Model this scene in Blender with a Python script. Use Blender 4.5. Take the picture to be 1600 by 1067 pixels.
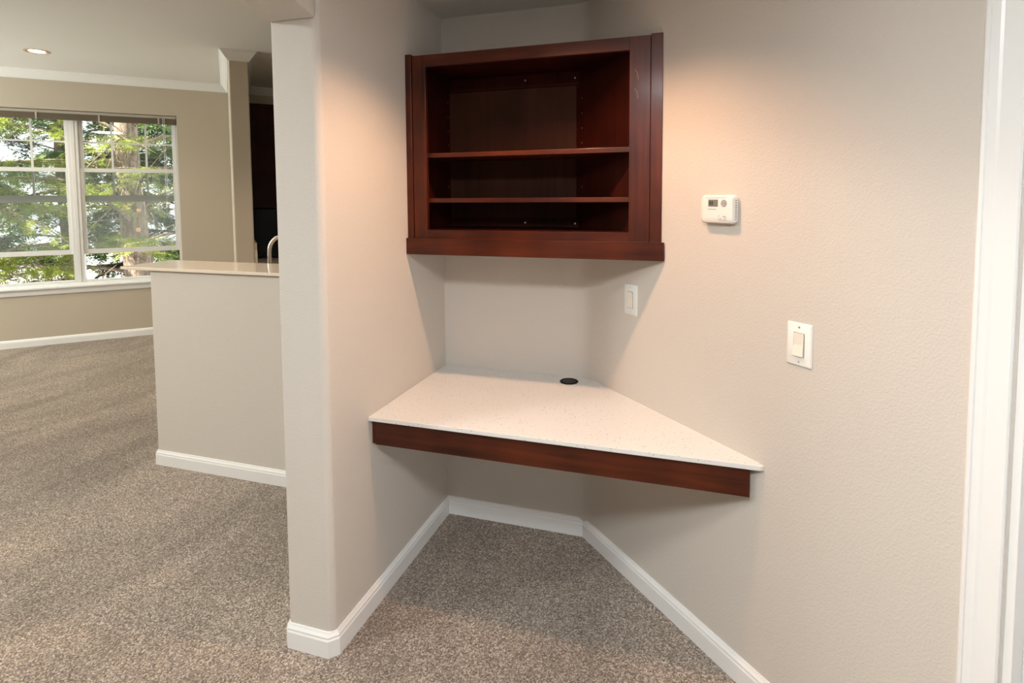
import bpy, bmesh, math, random
from mathutils import Vector, noise
sc = bpy.context.scene
for o in list(bpy.data.objects): bpy.data.objects.remove(o)
COL = sc.collection
PI = math.pi
S = 2**.5/2

# ------------------------------------------------------------------ camera
YAW, PITCH, ROLL = -0.2988, 0.0623, -0.0056
cam_d = bpy.data.cameras.new('camera'); cam = bpy.data.objects.new('camera', cam_d); COL.objects.link(cam)
CP = Vector((1.1848, -1.5768, 1.6))
fw = Vector((math.sin(YAW)*math.cos(PITCH), math.cos(YAW)*math.cos(PITCH), -math.sin(PITCH)))
rt = Vector((math.cos(YAW), -math.sin(YAW), 0)); up = rt.cross(fw)
r2 = rt*math.cos(ROLL)+up*math.sin(ROLL); u2 = -rt*math.sin(ROLL)+up*math.cos(ROLL)
from mathutils import Matrix
cam.matrix_world = Matrix(((r2.x, u2.x, -fw.x, CP.x), (r2.y, u2.y, -fw.y, CP.y), (r2.z, u2.z, -fw.z, CP.z), (0, 0, 0, 1)))
cam_d.sensor_width = 36; cam_d.lens = 871.6*36/1600
cam_d.shift_x = -(816.73-800)/1600; cam_d.shift_y = (362.56-533.5)/1600
cam_d.clip_start = .02; cam_d.clip_end = 300
sc.camera = cam
sc.view_settings.view_transform = 'Standard'; sc.view_settings.look = 'None'
sc.view_settings.exposure = 0.0; sc.view_settings.gamma = 1.0; sc.view_settings.use_curve_mapping = False

# ------------------------------------------------------------------ sky, sun, lamps
w = bpy.data.worlds.new('sky'); sc.world = w; w.use_nodes = True
bg = w.node_tree.nodes['Background']
bg.inputs['Color'].default_value = (.92, .96, 1, 1); bg.inputs['Strength'].default_value = 2.4

def light(name, typ, loc, energy, color, direction=(0, 0, -1), **kw):
    d = bpy.data.lights.new(name, typ); d.energy = energy; d.color = color
    for k, v in kw.items(): setattr(d, k, v)
    o = bpy.data.objects.new(name, d); COL.objects.link(o); o.location = loc
    o.rotation_euler = Vector(direction).to_track_quat('-Z', 'Y').to_euler()
    return o
SUN = Vector((.40, .66, -.80))      # sunlight travels this way
light('sun', 'SUN', (-8, 4, 9), 30, (1, .93, .80), SUN, angle=.009)
# camera flash bounced off the ceiling, stood in for by an area lamp
light('flash_bounce_light', 'AREA', (1.05, -1.76, 2.44), 66, (.93, .97, 1), (0, 0, -1), shape='DISK', size=.5)
# warm recessed downlight in front of the cabinet
light('niche_downlight', 'SPOT', (.66, .11, 2.447), 68, (1, .59, .36), (0, 0, -1), spot_size=math.radians(126), spot_blend=.62, shadow_soft_size=.035)
# spot at the living room downlight, plus three added unseen fill spots
LCAN = (-4.72, 2.17, 2.985)
for q in (LCAN, (-3.2, -1.2, 2.985), (-5.6, .4, 2.985), (-2.6, .2, 2.985)):
    light('living_downlight_fill', 'SPOT', (q[0], q[1], q[2]-.02), 40, (1, .84, .64), (0, 0, -1), spot_size=math.radians(140), spot_blend=.6, shadow_soft_size=.05)
# fill lamps added out of view: one off the windowless left wall, one overhead
light('side_fill_light', 'AREA', (-7.0, -.05, 2.05), 190, (.95, 1, .96), (1, 1, .22), shape='RECTANGLE', size=2.2, size_y=1.3)
light('overhead_fill_light', 'AREA', (-1.8, -1.5, 2.93), 66, (.98, 1, .96), (0, 0, -1), shape='DISK', size=.5)
light('kitchen_fill_spot', 'SPOT', (-1.5, 1.9, 2.96), 60, (1, .75, .5), (0, 0, -1), spot_size=math.radians(120), spot_blend=.5, shadow_soft_size=.05)  # unseen spot added to brighten the bar top

# ------------------------------------------------------------------ materials
def mat(name, color, rough=.6, metal=0, spec=.5, coat=0, emit=None):
    m = bpy.data.materials.new(name); m.use_nodes = True
    b = m.node_tree.nodes['Principled BSDF']
    b.inputs['Base Color'].default_value = (*color, 1); b.inputs['Roughness'].default_value = rough
    b.inputs['Metallic'].default_value = metal; b.inputs['Specular IOR Level'].default_value = spec
    b.inputs['Coat Weight'].default_value = coat; b.inputs['Coat Roughness'].default_value = .15
    if emit: b.inputs['Emission Color'].default_value = (*emit[0], 1); b.inputs['Emission Strength'].default_value = emit[1]
    return m
def nd(m, typ, **kw):
    n = m.node_tree.nodes.new(typ)
    for k, v in kw.items():
        if k in n.inputs: n.inputs[k].default_value = v
        else: setattr(n, k, v)
    return n
def lk(m, a, b): m.node_tree.links.new(a, b)
def B(m): return m.node_tree.nodes['Principled BSDF']
def coords(m, scale=(1, 1, 1), rot=(0, 0, 0)):
    g = nd(m, 'ShaderNodeNewGeometry'); mp = nd(m, 'ShaderNodeMapping'); mp.inputs['Scale'].default_value = scale
    mp.inputs['Rotation'].default_value = rot
    lk(m, g.outputs['Position'], mp.inputs['Vector']); return mp.outputs['Vector']
def ramp(m, fac, stops):
    r = nd(m, 'ShaderNodeValToRGB'); e = r.color_ramp.elements
    while len(e) < len(stops): e.new(.5)
    for i, (p, c) in enumerate(stops): e[i].position = p; e[i].color = (*c, 1)
    lk(m, fac, r.inputs['Fac']); return r.outputs['Color']
def bump(m, h, strength, dist):
    b = nd(m, 'ShaderNodeBump'); b.inputs['Strength'].default_value = strength; b.inputs['Distance'].default_value = dist
    lk(m, h, b.inputs['Height']); lk(m, b.outputs['Normal'], B(m).inputs['Normal'])

def paint(name, c, strength=.35):
    m = mat(name, c, .62, spec=.35); v = coords(m)
    n = nd(m, 'ShaderNodeTexNoise', Scale=170.0, Detail=2.0, Roughness=.5); lk(m, v, n.inputs['Vector'])
    n2 = nd(m, 'ShaderNodeTexNoise', Scale=.8, Detail=1.0); lk(m, v, n2.inputs['Vector'])
    lk(m, ramp(m, n2.outputs['Fac'], [(0, tuple(x*.985 for x in c)), (1, tuple(x*1.015 for x in c))]), B(m).inputs['Base Color'])
    bump(m, n.outputs['Fac'], strength, .0022); return m
M_wall = paint('wall_paint', (.61, .560, .498), .6)
M_wall_shade = paint('shaded_wall_paint', (.50, .435, .34))  # wall paint again, with the backlit walls' shade put into its colour
M_ceil = paint('ceiling_paint', (.72, .70, .65), .5)
M_back = paint('shaded_hall_paint', (.30, .27, .24))  # darkened so the unseen wall behind the camera bounces less light
M_crown = mat('crown_paint', (.76, .75, .71), .35)
M_white = mat('white_trim_paint', (.80, .79, .765), .32, spec=.45)
M_vinyl = mat('white_vinyl', (.69, .68, .655), .35)
M_plastic = mat('white_plastic', (.80, .79, .74), .3)
M_rocker = mat('ivory_plastic', (.80, .75, .65), .28)
M_thermo = mat('thermostat_plastic', (.80, .77, .73), .38)

def carpet():
    m = mat('carpet_pile', (.2, .16, .12), .95, spec=.1); v = coords(m)
    vo = nd(m, 'ShaderNodeTexVoronoi', Scale=215.0); lk(m, v, vo.inputs['Vector'])
    sep = nd(m, 'ShaderNodeSeparateColor'); lk(m, vo.outputs['Color'], sep.inputs['Color'])
    c1 = ramp(m, sep.outputs['Red'], [(0, (.12, .086, .060)), (.4, (.275, .212, .158)), (.75, (.45, .36, .285)), (1, (.74, .625, .51))])
    n2 = nd(m, 'ShaderNodeTexNoise', Scale=2.3, Detail=3.0, Roughness=.55, Distortion=.6)
    v2 = coords(m, (1, .45, 1), (0, 0, .9)); lk(m, v2, n2.inputs['Vector'])
    c2 = ramp(m, n2.outputs['Fac'], [(.36, (.74, .73, .72)), (.5, (.95, .95, .95)), (.64, (1.12, 1.11, 1.10))])
    mx = nd(m, 'ShaderNodeMix', data_type='RGBA', blend_type='MULTIPLY'); mx.inputs[0].default_value = 1
    lk(m, c1, mx.inputs[6]); lk(m, c2, mx.inputs[7]); lk(m, mx.outputs[2], B(m).inputs['Base Color'])
    n3 = nd(m, 'ShaderNodeTexNoise', Scale=90.0, Detail=3.0); lk(m, v, n3.inputs['Vector'])
    ad = nd(m, 'ShaderNodeMath', operation='SUBTRACT'); lk(m, n3.outputs['Fac'], ad.inputs[0]); lk(m, vo.outputs['Distance'], ad.inputs[1])
    bump(m, ad.outputs[0], .9, .008)
    B(m).inputs['Sheen Weight'].default_value = .25; return m
M_carpet = carpet()

def wood(name, grain, dark=(.018, .0024, .0008), lit=(.118, .0215, .0044), rough=.38, coat=.10, spec=.30):
    m = mat(name, dark, rough, spec=spec, coat=coat)
    sc_ = {'x': (1.3, 22, 22), 'z': (22, 22, 1.3), 'y': (22, 1.3, 22)}[grain]
    v = coords(m, sc_); n = nd(m, 'ShaderNodeTexNoise', Scale=1.6, Detail=5.0, Roughness=.6, Distortion=.5); lk(m, v, n.inputs['Vector'])
    v2 = coords(m, (3, 3, 3)); n2 = nd(m, 'ShaderNodeTexNoise', Scale=1.2, Detail=2.0); lk(m, v2, n2.inputs['Vector'])
    ad = nd(m, 'ShaderNodeMix', data_type='FLOAT'); ad.inputs[0].default_value = .55
    lk(m, n.outputs['Fac'], ad.inputs[2]); lk(m, n2.outputs['Fac'], ad.inputs[3])
    lk(m, ramp(m, ad.outputs[0], [(.33, dark), (.68, lit)]), B(m).inputs['Base Color'])
    bump(m, n.outputs['Fac'], .06, .001); return m
M_wx = wood('cherry_wood_horizontal', 'x'); M_wz = wood('cherry_wood_vertical', 'z')
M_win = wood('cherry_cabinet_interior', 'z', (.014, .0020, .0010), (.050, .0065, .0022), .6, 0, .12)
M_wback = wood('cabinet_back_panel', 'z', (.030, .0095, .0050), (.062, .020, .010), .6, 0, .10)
M_kitchen = wood('kitchen_cherry', 'z', (.012, .0025, .0015), (.035, .006, .003), .6, 0, .15)

def quartz():
    m = mat('speckled_white_quartz', (.7, .68, .65), .16, spec=.5); v = coords(m)
    vo = nd(m, 'ShaderNodeTexVoronoi', Scale=150.0); lk(m, v, vo.inputs['Vector'])
    sep = nd(m, 'ShaderNodeSeparateColor'); lk(m, vo.outputs['Color'], sep.inputs['Color'])
    spot = nd(m, 'ShaderNodeMath', operation='LESS_THAN'); spot.inputs[1].default_value = .26; lk(m, vo.outputs['Distance'], spot.inputs[0])
    sel = nd(m, 'ShaderNodeMath', operation='LESS_THAN'); sel.inputs[1].default_value = .14; lk(m, sep.outputs['Red'], sel.inputs[0])
    mu = nd(m, 'ShaderNodeMath', operation='MULTIPLY'); lk(m, spot.outputs[0], mu.inputs[0]); lk(m, sel.outputs[0], mu.inputs[1])
    cc = ramp(m, sep.outputs['Green'], [(0, (.12, .12, .14)), (.5, (.36, .30, .24)), (1, (.5, .5, .5))])
    mx = nd(m, 'ShaderNodeMix', data_type='RGBA'); mx.inputs[6].default_value = (.74, .72, .685, 1)
    lk(m, mu.outputs[0], mx.inputs[0]); lk(m, cc, mx.inputs[7]); lk(m, mx.outputs[2], B(m).inputs['Base Color']); return m
M_quartz = quartz()
M_bar = mat('cream_quartz', (.80, .69, .58), .08)
M_black = mat('black_plastic', (.004, .004, .004), .55, spec=.15)
M_blackgloss = mat('black_gloss', (.004, .004, .005), .35, spec=.15)
M_nickel = mat('brushed_nickel', (.62, .58, .53), .25, metal=1)
M_screw = mat('steel_screw', (.7, .68, .62), .3, metal=1)
M_hole = mat('brass_pin_sleeve', (.45, .30, .22), .4)
M_groove = mat('grey_groove', (.25, .24, .23), .6)
M_lcd = mat('lcd_grey', (.17, .18, .15), .25)
M_lcdd = mat('lcd_dark', (.05, .07, .05), .25)
M_btn = mat('grey_button', (.36, .36, .36), .4)
M_blind = mat('taupe_slats', (.20, .155, .10), .6)
M_tape = mat('ladder_tape', (.42, .38, .31), .7)
M_cord = mat('lift_cord', (.75, .73, .68), .7)
M_can = mat('satin_reflector', (.75, .55, .38), .25, metal=.8)
M_lamp = mat('lamp_glow', (1, 1, 1), .5, emit=((1, .86, .68), 9))
M_bark = mat('bark', (.2, .14, .1), .95)
n_ = nd(M_bark, 'ShaderNodeTexNoise', Scale=4.0, Detail=6.0, Roughness=.7); lk(M_bark, coords(M_bark, (5, 5, 1.4)), n_.inputs['Vector'])
lk(M_bark, ramp(M_bark, n_.outputs['Fac'], [(.3, (.09, .06, .040)), (.65, (.46, .35, .27))]), B(M_bark).inputs['Base Color']); bump(M_bark, n_.outputs['Fac'], 1, .05)
M_scar = mat('cut_wood', (.75, .42, .22), .8)
def leafmat(name, c):
    m = mat(name, c, .6, spec=.3); tr = nd(m, 'ShaderNodeBsdfTranslucent'); tr.inputs['Color'].default_value = (c[0]*1.3, c[1]*1.4, c[2]*.9, 1)
    n = nd(m, 'ShaderNodeTexNoise', Scale=1.7, Detail=2.0); lk(m, coords(m), n.inputs['Vector'])
    lk(m, ramp(m, n.outputs['Fac'], [(.35, tuple(x*.55 for x in c)), (.65, tuple(x*1.5 for x in c))]), B(m).inputs['Base Color'])
    ms = nd(m, 'ShaderNodeMixShader'); ms.inputs[0].default_value = .4
    out = m.node_tree.nodes['Material Output']
    lk(m, B(m).outputs[0], ms.inputs[1]); lk(m, tr.outputs[0], ms.inputs[2]); lk(m, ms.outputs[0], out.inputs['Surface']); return m
M_leaf = leafmat('fir_needles', (.24, .27, .065)); M_leaf2 = leafmat('shaded_needles', (.08, .13, .045))  # second needle colour darkened to stand for shadowed gaps in the background
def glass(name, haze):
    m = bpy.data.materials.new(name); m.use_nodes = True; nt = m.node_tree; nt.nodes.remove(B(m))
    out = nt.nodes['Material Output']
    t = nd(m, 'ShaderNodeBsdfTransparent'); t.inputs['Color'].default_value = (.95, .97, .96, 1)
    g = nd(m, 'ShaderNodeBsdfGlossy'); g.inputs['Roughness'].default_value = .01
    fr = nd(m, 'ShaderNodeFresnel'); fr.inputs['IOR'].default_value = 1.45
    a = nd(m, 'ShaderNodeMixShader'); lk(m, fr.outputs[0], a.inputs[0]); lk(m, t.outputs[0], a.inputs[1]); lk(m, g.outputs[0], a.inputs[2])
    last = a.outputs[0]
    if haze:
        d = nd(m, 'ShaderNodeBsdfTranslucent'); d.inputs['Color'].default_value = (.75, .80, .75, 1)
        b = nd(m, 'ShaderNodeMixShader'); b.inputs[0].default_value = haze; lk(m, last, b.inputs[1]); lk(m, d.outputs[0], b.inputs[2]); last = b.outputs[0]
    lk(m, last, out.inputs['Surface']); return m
M_glass = glass('window_glass', .02); M_haze = glass('reflection_haze_glass', .09)  # haze in the second glass paints in the lower sash's reflections
M_pave = mat('pale_paving', (.42, .41, .42), .9)
M_stucco = mat('pale_stucco', (.55, .57, .62), .9)

# ------------------------------------------------------------------ mesh helpers
class MB:
    """collects geometry in world space, through an optional frame function"""
    def __init__(self, f=None): self.v = []; self.f = []; self.fr = f or (lambda x, y, z: (x, y, z))
    def box(self, x0, x1, y0, y1, z0, z1):
        n = len(self.v)
        for z in (z0, z1):
            for x, y in ((x0, y0), (x1, y0), (x1, y1), (x0, y1)): self.v.append(self.fr(x, y, z))
        for q in ((0, 3, 2, 1), (4, 5, 6, 7), (0, 1, 5, 4), (1, 2, 6, 5), (2, 3, 7, 6), (3, 0, 4, 7)): self.f.append([n+i for i in q])
        return self
    def prism(self, poly, z0, z1):
        n = len(self.v); k = len(poly)
        for z in (z0, z1):
            for x, y in poly: self.v.append(self.fr(x, y, z))
        self.f.append([n+i for i in range(k)][::-1]); self.f.append([n+k+i for i in range(k)])
        for i in range(k): j = (i+1) % k; self.f.append([n+i, n+j, n+k+j, n+k+i])
        return self
    def loft(self, rings, cap=True, closed=True):
        n = len(self.v); k = len(rings[0])
        for r in rings:
            for p in r: self.v.append(self.fr(*p))
        for a in range(len(rings)-1):
            for i in range(k if closed else k-1):
                j = (i+1) % k; self.f.append([n+a*k+i, n+a*k+j, n+(a+1)*k+j, n+(a+1)*k+i])
        if cap: self.f.append([n+i for i in range(k)][::-1]); self.f.append([n+(len(rings)-1)*k+i for i in range(k)])
        return self
    def tube(self, pts, rad, k=10, cap=True):
        pts = [Vector(p) for p in pts]; rings = []
        t = (pts[1]-pts[0]).normalized(); ref = Vector((0, 0, 1)) if abs(t.z) < .9 else Vector((1, 0, 0)); nrm = t.cross(ref).normalized()
        for i, p in enumerate(pts):
            t = (pts[min(i+1, len(pts)-1)]-pts[max(i-1, 0)]).normalized(); nrm = (nrm-t*nrm.dot(t)).normalized(); bn = t.cross(nrm)
            r = rad[i] if isinstance(rad, (list, tuple)) else rad
            rings.append([tuple(p+(nrm*math.cos(a*2*PI/k)+bn*math.sin(a*2*PI/k))*r) for a in range(k)])
        return self.loft(rings, cap)
    def lathe(self, c, prof, axis=(0, 0, 1), k=32, cap=True):
        ax = Vector(axis).normalized(); ref = Vector((1, 0, 0)) if abs(ax.x) < .9 else Vector((0, 1, 0))
        a1 = ax.cross(ref).normalized(); a2 = ax.cross(a1); c = Vector(c)
        return self.loft([[tuple(c+ax*h+(a1*math.cos(i*2*PI/k)+a2*math.sin(i*2*PI/k))*r) for i in range(k)] for r, h in prof], cap)
    def make(self, name, m, parent=None, base=None, bevel=0, smooth=False, seg=2):
        me = bpy.data.meshes.new(name)
        b = Vector(base) if base is not None else (Vector(parent['_b']) if parent is not None and '_b' in parent else Vector((0, 0, 0)))
        me.from_pydata([tuple(Vector(p)-b) for p in self.v], [], self.f); me.validate()
        bm = bmesh.new(); bm.from_mesh(me); bmesh.ops.recalc_face_normals(bm, faces=bm.faces); bm.to_mesh(me); bm.free()
        me.materials.append(m); o = bpy.data.objects.new(name, me); COL.objects.link(o)
        if parent is not None:
            o.parent = parent; o['_b'] = list(b)
            if parent.type == 'MESH' and base is None: pass
        else: o.location = b; o['_b'] = list(b)
        if bevel:
            md = o.modifiers.new('bevel', 'BEVEL'); md.width = bevel; md.segments = seg; md.limit_method = 'ANGLE'; md.angle_limit = math.radians(40); md.harden_normals = False
        if smooth:
            for p in me.polygons: p.use_smooth = True
            if smooth == 'auto':
                e = o.modifiers.new('edges', 'EDGE_SPLIT'); e.split_angle = math.radians(35)
        return o
def thing(name, label, cat, base, group=None):
    o = bpy.data.objects.new(name, None); COL.objects.link(o); o.location = base; o['_b'] = list(base)
    o.empty_display_size = .05
    if label: o['label'] = label; o['category'] = cat
    if group: o['group'] = group
    return o
def tag(o, label, cat, group=None):
    o['label'] = label; o['category'] = cat
    if group: o['group'] = group
    return o
def struct(o): o['kind'] = 'structure'; return o

def sweep(path, prof, seg=None, closed_prof=True):
    """sweep a profile [(offset to the left of travel, z)] along an XY path with mitred joints; seg = (first, last) segment emitted"""
    P = [Vector(p) for p in path]; n = len(P); mb = MB()
    def nl(i): d = (P[i+1]-P[i]).normalized(); return Vector((-d.y, d.x))
    rings = []
    for i in range(n):
        if i == 0: m = nl(0)
        elif i == n-1: m = nl(n-2)
        else:
            a, b = nl(i-1), nl(i); m = (a+b); m = m/(m.dot(a))
        rings.append([(P[i].x+m.x*o, P[i].y+m.y*o, z) for o, z in prof])
    a, b = seg if seg else (0, n-2)
    return mb.loft(rings[a:b+2])

# ------------------------------------------------------------------ dimensions
D = .9432; WB = .7063; ZC = 2.4636; HB = .0867; T = .1856; CR = (WB+D)*S
CW = 5.8876; ZL = 2.99
def R(s, d, z): return (WB+s*S-d*S, D-s*S-d*S, z)          # right wall frame: s along, d into the room
def W(u, d, z): c = CW-d; return ((u-c)*S, (u+c)*S, z)      # window wall frame: u along, d into the room

# ------------------------------------------------------------------ room shell
struct(MB().prism([(-9.5, 1.2), (-2.4, 6.3), (.1, 6.3), (.1, 1.2), (.75, 1.1), (4.0, -2.3), (4.0, -4.2), (-4.2, -4.2), (-8.3, .2)], -.12, 0).make('floor', M_carpet))
# left partition with rounded end corners
def arc(cx, cy, r, a0, a1, k=6): return [(cx+r*math.cos(math.radians(a0+(a1-a0)*i/k)), cy+r*math.sin(math.radians(a0+(a1-a0)*i/k))) for i in range(k+1)]
r1, rr = .012, .026
poly = arc(-T+r1, r1, r1, 180, 270)+arc(-rr, rr, rr, 270, 360)+[(0, 5.95), (-T, 5.95)]
struct(MB().prism(poly, 0, ZL+.05).make('wall_left', M_wall, smooth='auto'))
# header over the opening: rises from the partition head, then level
hm = MB(); pf = [(0, 2.185), (-.46, 2.332), (-1.9, 2.332), (-2.36, 2.185), (-2.36, ZL+.05), (0, ZL+.05)]
hm.loft([[(-T, y, z) for y, z in pf], [(0, y, z) for y, z in pf]])
struct(hm.make('wall_header', M_wall, bevel=.012, seg=3))
struct(MB().box(-T, 0, -4.1, -2.36, 0, ZL+.05).make('wall_left_front', M_wall))
# back wall of the niche and angled right wall with a soft corner between
fil = []
tl = .062
for i in range(7):
    t = i/6; a = Vector((WB-tl, D)); b = Vector((WB, D)); c = Vector((WB+tl*S, D-tl*S))
    q = a*(1-t)**2+b*2*t*(1-t)+c*t*t; fil.append((q.x, q.y))
SD = 1.592          # door opening starts
e = R(SD, 0, 0); e2 = R(SD, -.13, 0)
struct(MB().prism([(0, D)]+fil[:4]+[(fil[3][0]+.06, D+.12), (0, D+.12)], 0, ZC+.1).make('wall_back', M_wall, smooth='auto'))
struct(MB().prism(fil[3:]+[e[:2], e2[:2], (fil[3][0]+.06, D+.12)], 0, ZC+.1).make('wall_right', M_wall, smooth='auto'))
mb = MB(R); mb.box(SD, 2.43, -.13, 0, 2.065, ZC+.1); mb.box(2.43, 4.2, -.13, 0, 0, ZC+.1)
struct(mb.make('wall_right_front', M_wall))
struct(MB().box(-4.2, 4.1, -4.2, -4.08, 0, ZL+.05).make('wall_behind', M_back))
struct(MB().prism([(0.0, D+.1), (WB+.08, D+.1), (4.2, -2.6), (4.2, -4.2), (0.0, -4.2)], ZC, ZC+.1).make('ceiling', M_ceil))
struct(MB().prism([(-9.5, 1.2), (-2.4, 6.3), (-.05, 6.3), (-.05, -4.2), (-4.2, -4.2), (-8.3, .2)], ZL, ZL+.12).make('ceiling_living', M_ceil))
# window wall with its opening
WL, WR_, WZ0, WZ1 = -2.865, -.775, .62, 2.585
mb = MB(W); TH = -.16
mb.box(-5.2, WL, TH, 0, 0, ZL+.05); mb.box(WR_, 2.6, TH, 0, 0, ZL+.05); mb.box(WL, WR_, TH, 0, 0, WZ0); mb.box(WL, WR_, TH, 0, WZ1, ZL+.05)
struct(mb.make('wall_far', M_wall_shade))
struct(MB(W).box(-5.2, -5.05, 0, 6.2, 0, ZL+.05).make('wall_living_left', M_wall_shade))
struct(MB(W).box(-5.2, -5.05+.0, 6.2, 7.2, 0, ZL+.05).make('wall_living_front', M_wall_shade))
struct(MB().box(-2.6, 0, 5.95, 6.07, 0, ZL+.05).make('wall_kitchen', M_wall_shade))
# stub wall between living room and kitchen; its end reads as a column
CU0, CU1, CD = -.222, -.055, CW-4.05
struct(MB(W).box(CU0, CU1, 0, CD, 0, ZL+.02).make('wall_stub', M_wall_shade, bevel=.014, seg=4))
# peninsula half wall
PX, PY, PZ = -1.9064, .9197, 1.179
struct(MB().box(PX, -T, PY, PY+.125, 0, PZ).make('wall_peninsula', M_wall, bevel=.008, seg=3))

# ------------------------------------------------------------------ baseboards and crown
BP = [(0, 0), (.0153, 0), (.0153, .060), (.0125, .066), (.0125, .072), (.007, .080), (.004, HB), (0, HB)]
ch = .016
pl = [(-T, 2.0), (-T, ch*.6), (-T+ch*.6, 0), (-ch*1.25, 0), (0, ch*1.25), (0, D), (WB, D), (R(1.513, 0, 0)[0], R(1.513, 0, 0)[1])]
pl = pl[::-1]   # walk so that the room lies to the left
def bb(name, path, seg=None): return struct(sweep(path, BP, seg).make(name, M_white))
# direction: right wall from the door to the corner, back wall, left wall, around the partition end
bb('baseboard_right', pl, (0, 0)); bb('baseboard_back', pl, (1, 1)); bb('baseboard_left', pl, (2, 6))
bp2 = [(-T, PY), (PX, PY), (PX, PY+.125)]
bb('baseboard_peninsula', bp2 if False else [(-T, PY), (PX+.003, PY), (PX, PY+.003), (PX, PY+.125)][::-1][::-1], None)
a, b = W(-5.05, 0, 0), W(CU0, 0, 0); c = W(CU0, CD, 0)
BF = [(o, z*1.05) for o, z in BP]
bb('baseboard_far', [W(CU1, CD, 0)[:2], c[:2], b[:2], a[:2]])
CH = .09
CPF = [(0, ZL-CH), (.008, ZL-CH), (.014, ZL-CH+.012), (.02, ZL-CH+.016), (.045, ZL-CH+.05), (.062, ZL-.018), (.07, ZL-.014), (.076, ZL), (0, ZL)]
kr = W(2.0, 0, 0)
cp = [W(CU1+0, .0, 0)[:2], W(CU1, CD, 0)[:2], c[:2], b[:2], a[:2]]
struct(sweep([kr[:2]]+cp, CPF).make('trim_1', M_crown))

# ------------------------------------------------------------------ door and casing on the right
dr = thing('door_1', None, None, R(SD, 0, 0)); struct(dr)
def casing(s0, flip):
    pr = [(0, 0), (0, .012), (.004, .016), (.011, .017), (.013, .014), (.028, .013), (.034, .011), (.062, .010), (.070, .010), (.0735, .007), (.0735, 0)]
    mb = MB(R); mb.loft([[(s0+(x if not flip else -x), d, z) for x, d in pr] for z in (0, 2.13)]); return mb
casing(1.513, 0).make('door_casing', M_white, dr)
casing(2.51, 1).make('door_casing', M_white, dr)
MB(R).box(1.5865, 2.43, 0, .014, 2.065, 2.13).make('head_casing', M_white, dr, bevel=.002)
mb = MB(R); mb.box(SD, SD+.016, -.13, 0.0, 0, 2.065); mb.box(2.414, 2.43, -.13, 0.0, 0, 2.065); mb.box(SD+.016, 2.414, -.13, 0, 2.049, 2.065)
mb.make('jamb', M_white, dr, bevel=.001)
mb = MB(R); mb.box(SD+.016, SD+.028, -.085, -.05, 0, 2.049); mb.box(2.402, 2.414, -.085, -.05, 0, 2.049)
mb.make('door_stop', M_white, dr, bevel=.001)
mb = MB(R); mb.box(SD+.018, 2.412, -.125, -.087, .01, 2.045)
dp = mb.make('door_panel', M_white, dr, bevel=.001)

# ------------------------------------------------------------------ corner desk
ZD, YF = .7645, .2426
dk = thing('corner_desk', 'wedge-shaped wall-hung desk with speckled white top and dark cherry apron', 'desk', (.6, .6, 0))
g = .0
tip = R((D-YF)/S-.006, 0, 0)
inner = [(q[0]-.0, q[1]-.0) for q in fil]
MB().prism([(.001, YF), (tip[0]-.012, YF), (tip[0]-.004, YF+.004), (tip[0]-.001, YF+.009)]+[(q[0]-.0007, q[1]-.0007) for q in inner[::-1]]+[(.001, D-.001)], ZD-.016, ZD).make('desktop', M_quartz, dk, bevel=.0018)
MB().box(.022, 1.362, YF+.016, YF+.036, .652, ZD-.0165).make('apron', M_wx, dk, bevel=.001)
MB().box(.001, .0205, YF+.026, YF+.075, .650, ZD-.0165).make('end_block', M_wz, dk, bevel=.002)
gr = MB().lathe((.651, .857, ZD), [(.0415, 0), (.0415, .0025), (.039, .004), (.035, .0035), (.034, .001), (.0, .001)], cap=False).make('cable_grommet', M_black, dk, smooth='auto')
MB().lathe((.651, .857, ZD+.0012), [(.031, 0), (.031, .0015), (.029, .002), (.0, .002)], cap=False).make('grommet_cap', M_blackgloss, gr, base=(.6, .6, 0))
# a thin caulked upstand along the angled wall
MB(R).box(.068, .965, .0003, .0028, ZD, ZD+.0022).make('caulk_bead', M_rocker, dk)

# ------------------------------------------------------------------ wall cabinet
YC = .585
cb = thing('wall_cabinet', 'dark cherry open corner wall cabinet with two shelves above the desk', 'cabinet', (.5, .75, 1.36))
ZT, ZB0 = 2.200, 1.424
zo0, zo1, xo0, xo1 = 1.462, 2.150, .092, .944
MB().box(.031, xo0, YC, YC+.02, ZB0, ZT).make('frame_stile', M_wz, cb, bevel=.001)
MB().box(xo1, 1.022, YC, YC+.02, ZB0, ZT).make('frame_stile', M_wz, cb, bevel=.001)
MB().box(xo0, xo1, YC, YC+.02, zo1, ZT).make('top_rail', M_wx, cb, bevel=.001)
MB().box(xo0, xo1, YC, YC+.02, ZB0, zo0).make('bottom_rail', M_wx, cb, bevel=.001)
MB().box(.001, .0285, YC-.006, YC+.03, ZB0, ZT+.006).make('filler_strip', M_wz, cb, bevel=.002)
MB().prism([(1.0235, YC-.006), (1.068, YC-.006), (1.0485, YC+.012), (1.0235, YC+.03)], ZB0, ZT+.004).make('filler_strip', M_wz, cb, bevel=.002)
MB().prism([(.001, YC-.022), (1.079, YC-.022), (1.0615, YC-.0045), (1.058, YC-.001), (.001, YC-.001)], 1.358, 1.428).make('light_rail', M_wx, cb, bevel=.0015)
yb = .922
xr_ = lambda y: 1.593-y     # inner face of the slanted side
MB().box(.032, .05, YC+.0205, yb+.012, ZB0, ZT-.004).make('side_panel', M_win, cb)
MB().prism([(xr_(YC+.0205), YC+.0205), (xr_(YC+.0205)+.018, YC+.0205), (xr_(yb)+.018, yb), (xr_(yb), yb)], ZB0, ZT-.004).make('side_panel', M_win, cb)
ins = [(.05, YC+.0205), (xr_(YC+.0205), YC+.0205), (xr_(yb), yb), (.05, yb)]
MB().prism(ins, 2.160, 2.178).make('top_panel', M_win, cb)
MB().prism(ins, 1.444, 1.462).make('bottom_panel', M_win, cb)
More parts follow.
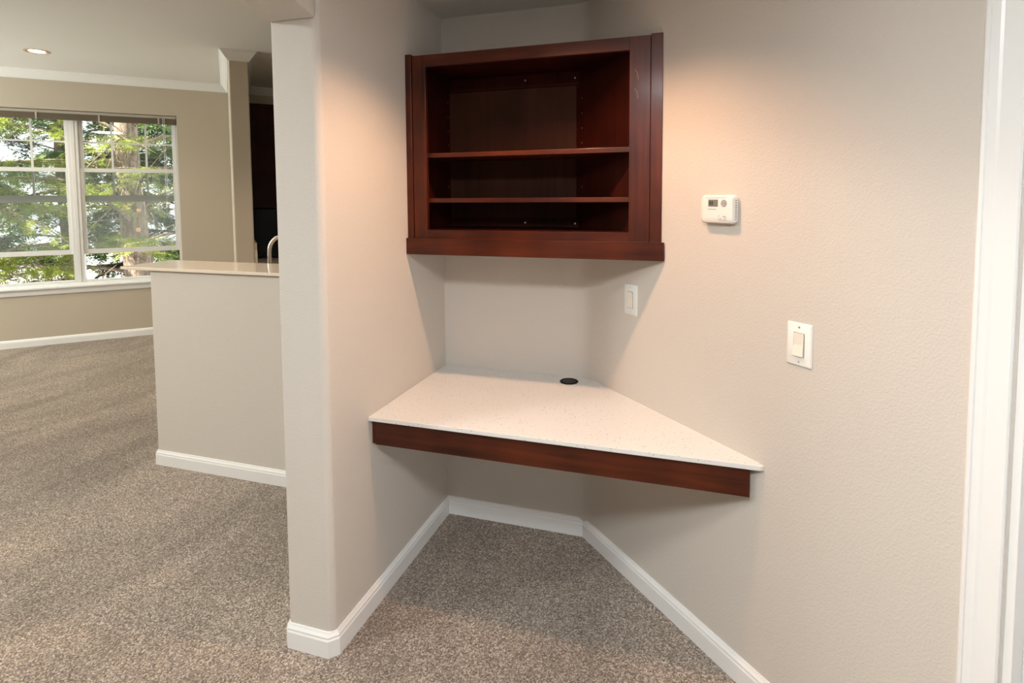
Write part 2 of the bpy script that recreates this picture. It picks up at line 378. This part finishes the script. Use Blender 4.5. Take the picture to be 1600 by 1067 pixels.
MB().box(.045, xr_(yb)+.012, yb, yb+.012, ZB0, ZT-.004).make('back_panel', M_wback, cb)
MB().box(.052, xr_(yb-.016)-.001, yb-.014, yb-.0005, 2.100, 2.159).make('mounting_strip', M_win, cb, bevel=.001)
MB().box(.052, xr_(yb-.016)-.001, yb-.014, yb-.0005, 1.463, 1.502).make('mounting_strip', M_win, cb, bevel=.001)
for z in (1.772, 1.579):
    MB().prism([(.053, YC+.03), (xr_(YC+.03)-.003, YC+.03), (xr_(yb-.003)-.003, yb-.003), (.053, yb-.003)], z, z+.019).make('shelf', M_wx, cb, bevel=.001)
scr = None
for x, z in ((.436, 2.134), (.668, 2.131), (.432, 1.482), (.668, 1.480)):
    MB().lathe((x, yb-.014, z), [(.0045, 0), (.004, .0025), (0, .003)], axis=(0, -1, 0), k=12, cap=False).make('screw', M_screw, cb)
for z in (2.053, 1.984, 1.917, 1.850, 1.716, 1.650):
    MB().lathe((.05, .680, z), [(.0024, 0), (.0024, .0006), (0, .0006)], axis=(1, 0, 0), k=10, cap=False).make('shelf_pin_hole', M_hole, cb)
for z in (2.053, 1.984, 1.918, 1.853, 1.652):
    MB().lathe((.05, .902, z), [(.0024, 0), (.0024, .0006), (0, .0006)], axis=(1, 0, 0), k=10, cap=False).make('shelf_pin_hole', M_hole, cb)
for z in (2.037, 1.970, 1.905, 1.840, 1.645):
    MB().lathe((.703, .890, z), [(.0024, 0), (.0024, .0006), (0, .0006)], axis=(-1, -1, 0), k=10, cap=False).make('shelf_pin_hole', M_hole, cb)
# two pale scratches on the right stile
for x, z in ((.974, 2.055), (.973, 1.985)):
    MB().tube([(x-.010, YC-.0002, z+.022), (x-.001, YC-.0002, z+.010), (x+.003, YC-.0002, z-.016)], .0006, 6).make('scratch', M_hole, cb)

# ------------------------------------------------------------------ switches and thermostat on the right wall
def rrect(s0, s1, z0, z1, r, k=5):
    out = []
    for cx, cz, a in ((s1-r, z1-r, 0), (s0+r, z1-r, 90), (s0+r, z0+r, 180), (s1-r, z0+r, 270)):
        out += [(cx+r*math.cos(math.radians(a+90*i/k)), cz+r*math.sin(math.radians(a+90*i/k))) for i in range(k+1)]
    return out
def plate(s, z, label, tilt):
    t = thing('light_switch', label, 'light switch', R(s, 0, z), 'wall switches')
    mb = MB(R)
    mb.loft([[(a, d, b) for a, b in rrect(s-.0395+i, s+.0395-i, z-.0625+i, z+.0625-i, .003)] for d, i in ((0, 0), (.003, 0), (.0055, .003))])
    mb.make('cover_plate', M_plastic, t, smooth='auto')
    MB(R).box(s-.0175, s+.0175, .005, .0062, z-.0345, z+.0345).make('switch_frame', M_groove, t)
    mb = MB(R); h = .033; a = .0065+tilt; b = .0065-tilt*.2+.001
    mb.loft([[(x, .006, z-h), (x, .0085+max(-tilt, 0), z-h), (x, .0075, z), (x, .0085+max(tilt, 0), z+h), (x, .006, z+h)] for x in (s-.016, s+.016)])
    mb.make('rocker', M_rocker, t, bevel=.0008)
    for dz in (.0505, -.0505):
        MB(R).lathe((s, .0054, z+dz), [(.0032, 0), (.0028, .0012), (0, .0014)], axis=(0, 1, 0), k=14, cap=False).make('screw', M_screw, t)
    return t
plate(.335, 1.181, 'white rocker light switch right of the niche, just below the dark cabinet', .004)
plate(1.0945, 1.173, 'white rocker light switch on open wall between the thermostat and the white door casing', -.004)

th = thing('thermostat', 'white wall thermostat with small grey screen above the light switch', 'thermostat', R(.79, 0, 1.558))
s0, s1, z0, z1 = .731, .868, 1.511, 1.604
mb = MB(R)
lay = []
for d, i, r in ((0, .003, .008), (.006, .003, .008), (.007, 0, .012), (.020, 0, .013), (.026, .003, .014), (.029, .009, .014), (.0305, .02, .012)):
    lay.append([(a, d, b) for a, b in rrect(s0+i, s1-i, z0+i, z1-i, r)])
mb.loft(lay).make('housing', M_thermo, th, smooth='auto')
FT = .0306
MB(R).box(.769, .8095, FT, FT+.0006, 1.566, 1.589).make('screen_bezel', M_groove, th)
MB(R).box(.771, .808, FT, FT+.0010, 1.5675, 1.5875).make('screen', M_lcd, th)
mb = MB(R)
for a, b, c_, d_ in ((.774, .781, 1.571, 1.584), (.783, .790, 1.571, 1.584)): mb.box(a, b, FT+.001, FT+.0013, c_, d_)
mb.make('screen_digits', M_lcdd, th)
bt = MB(R).lathe((.8345, FT, 1.577), [(.0118, 0), (.0118, .0012), (.010, .002), (0, .002)], axis=(0, 1, 0), k=24, cap=False).make('round_button', M_btn, th)
MB(R).box(.825, .844, FT+.002, FT+.0024, 1.5765, 1.5775).make('button_divide', M_groove, bt, base=R(.79, 0, 1.558))
MB(R).box(.757, .845, FT-.0002, FT+.0003, 1.5945, 1.5953).make('cover_seam', M_groove, th)
mb = MB(R)
for k in range(12): mb.box(.767+k*.003, .7693+k*.003, FT, FT+.0004, 1.5562, 1.5582)
mb.make('printed_name', M_groove, th)
mb = MB(R)
for a, b in ((.814, 1.536), (.834, 1.536)):
    mb.box(a, a+.006, FT, FT+.0004, b, b+.001); mb.box(a, a+.001, FT, FT+.0004, b-.01, b)
for k in range(5): mb.box(.812+k*.008, .817+k*.008, FT, FT+.0004, 1.5225, 1.5235)
mb.box(.829, .842, FT, FT+.0004, 1.5335, 1.5345); mb.box(.841, .8428, FT, FT+.0004, 1.527, 1.534)
mb.make('printed_marks', M_groove, th)
MB(R).box(.817, .824, FT, FT+.0015, 1.528, 1.532).make('slide_switch', M_plastic, th)
MB(R).box(.831, .838, FT, FT+.0015, 1.528, 1.532).make('slide_switch', M_plastic, th)
for k in range(9):
    MB(R).box(s1-.0012, s1+.0003, .009, .0165, 1.524+k*.0075, 1.527+k*.0075).make('vent_slot', M_groove, th)

# ------------------------------------------------------------------ peninsula bar top, faucet, sink counter
bt_ = MB().prism([(-T-.001, PY-.022), (-2.118, PY-.018), (-2.142, PY+.345), (-T-.001, PY+.335)], PZ+.0005, PZ+.0185).make('bar_countertop', M_bar, base=(-1.2, 1.1, PZ), bevel=.003, seg=3)
tag(bt_, 'cream polished bar countertop on top of the beige half wall', 'countertop')
MB().box(-1.85, -T-.001, PY+.1255, PY+.72, 0, .885).make('base_cabinet', M_kitchen, base=(-1, 1.35, 0), bevel=.002)
o = bpy.data.objects['base_cabinet']; tag(o, 'dark sink base cabinet on the kitchen side of the half wall', 'cabinet')
o = MB().box(-1.88, -T-.001, PY+.1255, PY+.745, .886, .916).make('sink_countertop', M_bar, base=(-1, 1.35, .886), bevel=.003)
tag(o, 'lower cream sink countertop behind the half wall', 'countertop')
fy = 1.47
fc = thing('kitchen_faucet', 'brushed nickel gooseneck faucet rising behind the bar countertop', 'faucet', (-1.47, fy, .916))
fx = -1.523; ra = .105
pts = [(fx, fy, .95+i*.06) for i in range(5)]+[(fx, fy, 1.245)]
pts += [(fx+ra-ra*math.cos(a), fy, 1.245+ra*math.sin(a)) for a in [PI*i/14 for i in range(1, 15)]]+[(fx+2*ra, fy, 1.19), (fx+2*ra, fy, 1.12)]
MB().tube(pts, .0135, 16).make('spout', M_nickel, fc, smooth=True)
MB().lathe((fx, fy, .9165), [(.028, 0), (.028, .006), (.022, .012), (.019, .05), (.0135, .06)], k=24).make('faucet_base', M_nickel, fc, smooth='auto')
MB().tube([(fx-.015, fy, .95), (fx-.06, fy, .97), (fx-.09, fy, .99)], [.007, .006, .005], 12).make('handle', M_nickel, fc, smooth=True)

# kitchen run along the stub wall
kb = (W(.2, .5, 0))
o = MB(W).box(CU1+.001, .56, .005, CD-.02, 0, .885).make('base_cabinet', M_kitchen, base=W(.2, .9, 0)); tag(o, 'dark base cabinet against the right face of the short stub wall', 'cabinet')
kc = thing('kitchen_countertop', 'grey-beige kitchen countertop against the stub wall beyond the faucet', 'countertop', W(.2, .9, .886))
MB(W).box(CU1+.001, .59, .005, CD, .886, .93).make('slab', M_bar, kc, bevel=.003)
mb = MB(W); mb.loft([[(x, d, z) for d, z in ((.005, .931), (CD, .931), (CD, 1.03), (CD-.05, 1.10), (CD-.06, 1.165), (.005, 1.165))] for x in (CU1+.001, CU1+.024)])
mb.make('side_splash', M_wall_shade, kc)
KD = 1.01
o = thing('upper_cabinet', 'dark cherry kitchen wall cabinet mounted on the right side of the stub wall', 'cabinet', W(.1, .5, 1.5))
MB(W).box(CU1+.001, .28, .005, KD, 1.50, 2.60).make('body', M_kitchen, o, bevel=.002)
MB(W).box(CU1+.001, .285, .005, KD+.012, 2.60, 2.64).make('top_moulding', M_kitchen, o, bevel=.004)
for k in range(2): MB(W).box(.281, .301, .01+k*.505, .505+k*.5, 1.505, 2.59).make('door', M_kitchen, o, bevel=.003)
o = thing('kitchen_appliance', 'black box-shaped appliance on the counter under the dark kitchen wall cabinet', 'appliance', W(.15, .5, .931))
MB(W).box(CU1+.03, .38, .02, KD-.02, .945, 1.485).make('body', M_blackgloss, o, bevel=.008)
MB(W).box(.3801, .40, .05, KD-.2, .96, 1.47).make('door', M_black, o, bevel=.004)
for uu in (.02, .33):
    for dd in (.08, KD-.1): MB(W).box(uu, uu+.03, dd, dd+.03, .931, .945).make('foot', M_black, o)

# ------------------------------------------------------------------ recessed ceiling lights
def can(loc, label, rr=.10):
    t = thing('recessed_light', label, 'ceiling light', loc)
    MB().lathe(loc, [(rr, 0), (rr, -.004), (rr*.93, -.007), (rr*.80, -.004), (rr*.80, 0)], k=36, cap=False).make('trim_ring', M_can, t, smooth='auto')
    MB().lathe(loc, [(rr*.8, -.003), (rr*.72, -.0018), (rr*.60, -.0012)], k=36, cap=False).make('reflector', M_can, t, smooth=True)
    MB().lathe(loc, [(rr*.62, -.0022), (rr*.5, -.005), (0, -.006)], k=28, cap=False).make('bulb', M_lamp, t, smooth=True)
    return t
can((LCAN[0], LCAN[1], ZL), 'glowing recessed downlight in the living room ceiling above the window')

# ------------------------------------------------------------------ windows
def window(n, ua, ub):
    t = thing('window_%d' % n, None, None, W((ua+ub)/2, -.09, WZ0+.04)); struct(t)
    z0, z1 = WZ0+.045, WZ1
    f = .03
    mb = MB(W); mb.box(ua, ua+f, -.155, -.055, z0, z1); mb.box(ub-f, ub, -.155, -.055, z0, z1); mb.box(ua+f, ub-f, -.155, -.055, z1-.04, z1); mb.box(ua+f, ub-f, -.155, -.055, z0, z0+.022)
    mb.make('window_frame', M_vinyl, t, bevel=.002)
    a, b = ua+f, ub-f; st = .034
    # fixed upper sash, outer track
    us = MB(W); us.box(a, a+st, -.145, -.115, 1.571, z1-.04); us.box(b-st, b, -.145, -.115, 1.571, z1-.04)
    us.box(a+st, b-st, -.145, -.115, 1.571, 1.648); us.box(a+st, b-st, -.145, -.115, z1-.075, z1-.04)
    uo = us.make('upper_sash', M_vinyl, t, bevel=.002)
    g0, g1, h0, h1 = a+st, b-st, 1.648, z1-.075
    gr_ = MB(W)
    for k in (1, 2): x = (ua+.0+(ub-ua)*k/3.); gr_.box(x-.009, x+.009, -.138, -.122, h0, h1)
    for z in (2.25, 1.95): gr_.box(g0, g1, -.137, -.123, z-.009, z+.009)
    gr_.make('grille', M_vinyl, uo, base=W((ua+ub)/2, -.09, WZ0+.04))
    MB(W).box(g0, g1, -.131, -.129, h0, h1).make('pane', M_glass, uo, base=W((ua+ub)/2, -.09, WZ0+.04))
    # raised lower sash, inner track
    ls = MB(W); ls.box(a, a+st, -.105, -.075, .985, 1.954); ls.box(b-st, b, -.105, -.075, .985, 1.954)
    ls.box(a+st, b-st, -.105, -.075, .985, 1.038); ls.box(a+st, b-st, -.105, -.075, 1.912, 1.954)
    lo = ls.make('lower_sash', M_vinyl, t, bevel=.002)
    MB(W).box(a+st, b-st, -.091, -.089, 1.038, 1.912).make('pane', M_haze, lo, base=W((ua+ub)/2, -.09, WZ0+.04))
    return t
UM = -1.778
window(1, WL, UM-.018); window(2, UM+.018, WR_)
struct(MB(W).box(UM-.0178, UM+.0178, -.158, -.05, WZ0+.045, WZ1).make('trim_2', M_vinyl, bevel=.002))
# stool and apron under the windows
mb = MB(W); mb.box(WL-.05, WR_+.05, .0005, .045, .625, .647); mb.box(WL, WR_, -.155, .0005, .625, .6645)
struct(mb.make('trim_3', M_white, bevel=.004, seg=3))
mb = MB(W); mb.loft([[(x, d, z) for d, z in ((.0005, .56), (.012, .56), (.016, .57), (.016, .60), (.022, .61), (.022, .6245), (.0005, .6245))] for x in (WL-.03, WR_+.03)])
struct(mb.make('trim_4', M_white))
# blind
bl = thing('window_blind', 'raised taupe slatted blind along the top of the double window', 'window blind', W(-1.8, -.03, 2.58))
MB(W).box(WL+.01, WR_-.008, -.05, -.012, 2.548, 2.578).make('headrail', M_tape, bl, bevel=.002)
mb = MB(W)
for k in range(11): mb.box(WL+.012, WR_-.010, -.054, -.006, 2.481+k*.0062, 2.4845+k*.0062)
mb.make('slats', M_blind, bl)
for u in (-2.62, -2.07, -1.52, -.955):
    MB(W).box(u-.008, u+.008, -.004, -.0028, 2.478, 2.556).make('ladder_tape', M_tape, bl)
for u, zz in ((-.912, 1.53), (-.897, 1.62)):
    MB(W).tube([(u, -.004, 2.55), (u, -.003, 2.1), (u+.004, -.003, zz)], .0022, 6).make('lift_cord', M_cord, bl)
MB(W).lathe((-.908, -.003, 1.50), [(.003, .035), (.006, .02), (.007, 0)], k=12).make('cord_tassel', M_cord, bl)

# ------------------------------------------------------------------ outside
random.seed(7)
og = struct(MB().prism([(-60, -30), (60, 60), (-20, 90), (-90, 40)], -1.3, -1.2).make('floor_outside', M_pave))
def blades(vs, fs, base, tip, n, ln, wd, rnd):
    base, tip = Vector(base), Vector(tip); ax = (tip-base); L = ax.length; ax /= L
    side = ax.cross(Vector((0, 0, 1)))
    if side.length < .1: side = Vector((1, 0, 0))
    side.normalize(); upv = side.cross(ax)
    for i in range(n):
        t = (i+.5)/n; p = base+ax*L*t
        sg = 1 if i % 2 else -1
        d = (ax*rnd.uniform(.3, .9)+side*sg*rnd.uniform(.5, 1.1)+upv*rnd.uniform(-.45, .35)).normalized()
        l = ln*rnd.uniform(.6, 1.25)*(1-.45*t); w_ = wd*rnd.uniform(.7, 1.3)
        q = d.cross(upv+side*rnd.uniform(-.6, .6)).normalized()*w_
        k = len(vs); vs += [tuple(p-q*.4), tuple(p+d*l*.6-q), tuple(p+d*l), tuple(p+d*l*.6+q)]; fs.append([k, k+1, k+2, k+3])
def conifer(name, label, pos, h, r0, nb, seed, zlo, zhi, blen, leaf, dens=1.0, scars=(), bs=1.0, bark=True, group=None):
    rnd = random.Random(seed)
    t = thing(name, label, 'tree', pos, group); px, py, pz = pos
    pts = [(px+.05*math.sin(z*.9+seed), py+.05*math.cos(z*1.1), z) for z in [pz+i*h/14 for i in range(15)]]
    MB().tube(pts, [r0*(1.15-.85*i/14)*(1+.06*math.sin(i*2.3)) for i in range(15)], 18).make('trunk', M_bark, t, smooth=True)
    vs, fs = [], []
    for b in range(nb):
        z = zlo+(zhi-zlo)*(b+rnd.random())/nb; a = b*2.4+rnd.uniform(-.5, .5)
        el = rnd.uniform(.1, .75); ln = blen*rnd.uniform(.65, 1.15)*(1-.35*(z-pz)/h)
        p = Vector((px, py, z)); d = Vector((math.cos(a)*math.cos(el), math.sin(a)*math.cos(el), math.sin(el))); P = [p.copy()]
        for i in range(8):
            d = (d+Vector((rnd.uniform(-.12, .12), rnd.uniform(-.12, .12), -.10+rnd.uniform(-.05, .05)))).normalized(); p = p+d*ln/8; P.append(p.copy())
        rb = r0*rnd.uniform(.10, .26)
        bmb = MB().tube([tuple(q) for q in P], [rb*(1-.85*i/8) for i in range(9)], 8)
        for e_ in range(9):
            i = rnd.randint(1, 6); dd = (P[i+1]-P[i]).normalized(); q = P[i]
            d4 = (dd*rnd.uniform(.3, 1)+Vector((rnd.uniform(-.8, .8), rnd.uniform(-.8, .8), rnd.uniform(-.7, .3)))).normalized(); l4 = rnd.uniform(.3, .9)
            bmb.tube([tuple(q), tuple(q+d4*l4*.5), tuple(q+d4*l4+Vector((0, 0, -.06)))], [rb*.25, rb*.18, rb*.06], 5)
        bmb.make('branch', M_bark, t, smooth=True)
        nt = int(30*dens)
        for k in range(nt):
            f = rnd.uniform(.22, 1)*8; i = min(int(f), 7); q = P[i].lerp(P[i+1], f-i); dd = (P[i+1]-P[i]).normalized()
            sd = dd.cross(Vector((0, 0, 1))).normalized()*(1 if k % 2 else -1)
            tl_ = rnd.uniform(.18, .5)*bs*(1.2-.5*f/8)
            d2 = (dd*rnd.uniform(.3, .8)+sd*rnd.uniform(.5, 1)+Vector((0, 0, rnd.uniform(-.55, .15)))).normalized()
            blades(vs, fs, q, q+d2*tl_, int(24*tl_/.3), .085*bs, .008*bs, rnd)
            for e_ in range(3):
                qq = q+d2*tl_*rnd.uniform(.25, .9); d3 = (d2+sd.cross(d2)*rnd.uniform(-.9, .9)+Vector((0, 0, rnd.uniform(-.5, .2)))).normalized()
                blades(vs, fs, qq, qq+d3*tl_*.45, 10, .07*bs, .007*bs, rnd)
    m = MB(); m.v = vs; m.f = fs
    fo = m.make('foliage', leaf, t); fo['kind'] = 'stuff'
    for (az, z, r) in scars:
        d = Vector((math.cos(az), math.sin(az), 0)); rr_ = r0*.93
        MB().lathe((px+d.x*rr_, py+d.y*rr_, z), [(r, 0), (r*.95, .03), (0, .035)], axis=tuple(d), k=14, cap=False).make('branch_scar', M_scar, t)
    return t
GT = 'evergreens beyond the fence of branches'
p = W(-1.66, -3.5, -1.2)
conifer('conifer_tree', 'large evergreen with thick sunlit trunk just outside the right window', p, 8.5, .21, 34, 3, -.4, 4.6, 3.0, M_leaf, 1.2,
        scars=((-1.30, 1.46, .045), (-.35, 1.42, .03), (-.45, 1.10, .035), (-1.2, .84, .05)))
conifer('conifer_tree', 'evergreen branches filling the left window, nearest tree to the left unit', W(-4.3, -3.7, -1.2), 7, .17, 42, 11, -.6, 3.7, 2.8, M_leaf, 1.4)
k = 0
for u, c_, sd, lab in ((-6.8, -8, 21, 'darker evergreen farther back, behind the left window unit'), (-3.4, -7.8, 22, 'darker evergreen seen farther back between the two nearer trees'),
                     (-.9, -7.4, 23, 'darker evergreen farther back, right of the thick trunk')):
    conifer('background_tree', lab, W(u, c_, -1.2), 9, .15, 46, sd, -1.0, 5.5, 2.9, M_leaf2, 1.3, bs=1.8)
# low pale building beyond the trees
o = thing('outbuilding', 'pale low building glimpsed through the lower branches', 'building', W(-5, -22, -1.2))
MB(W).box(-12, 2, -26, -22, -1.2, 1.2).make('wall', M_stucco, o)
mb = MB(W); mb.loft([[(x, d, z) for d, z in ((-21.6, 1.2), (-24, 1.9), (-26.4, 1.2))] for x in (-12.3, 2.3)]); mb.make('roof', M_pave, o)

for o in bpy.data.objects:
    if '_b' in o: del o['_b']
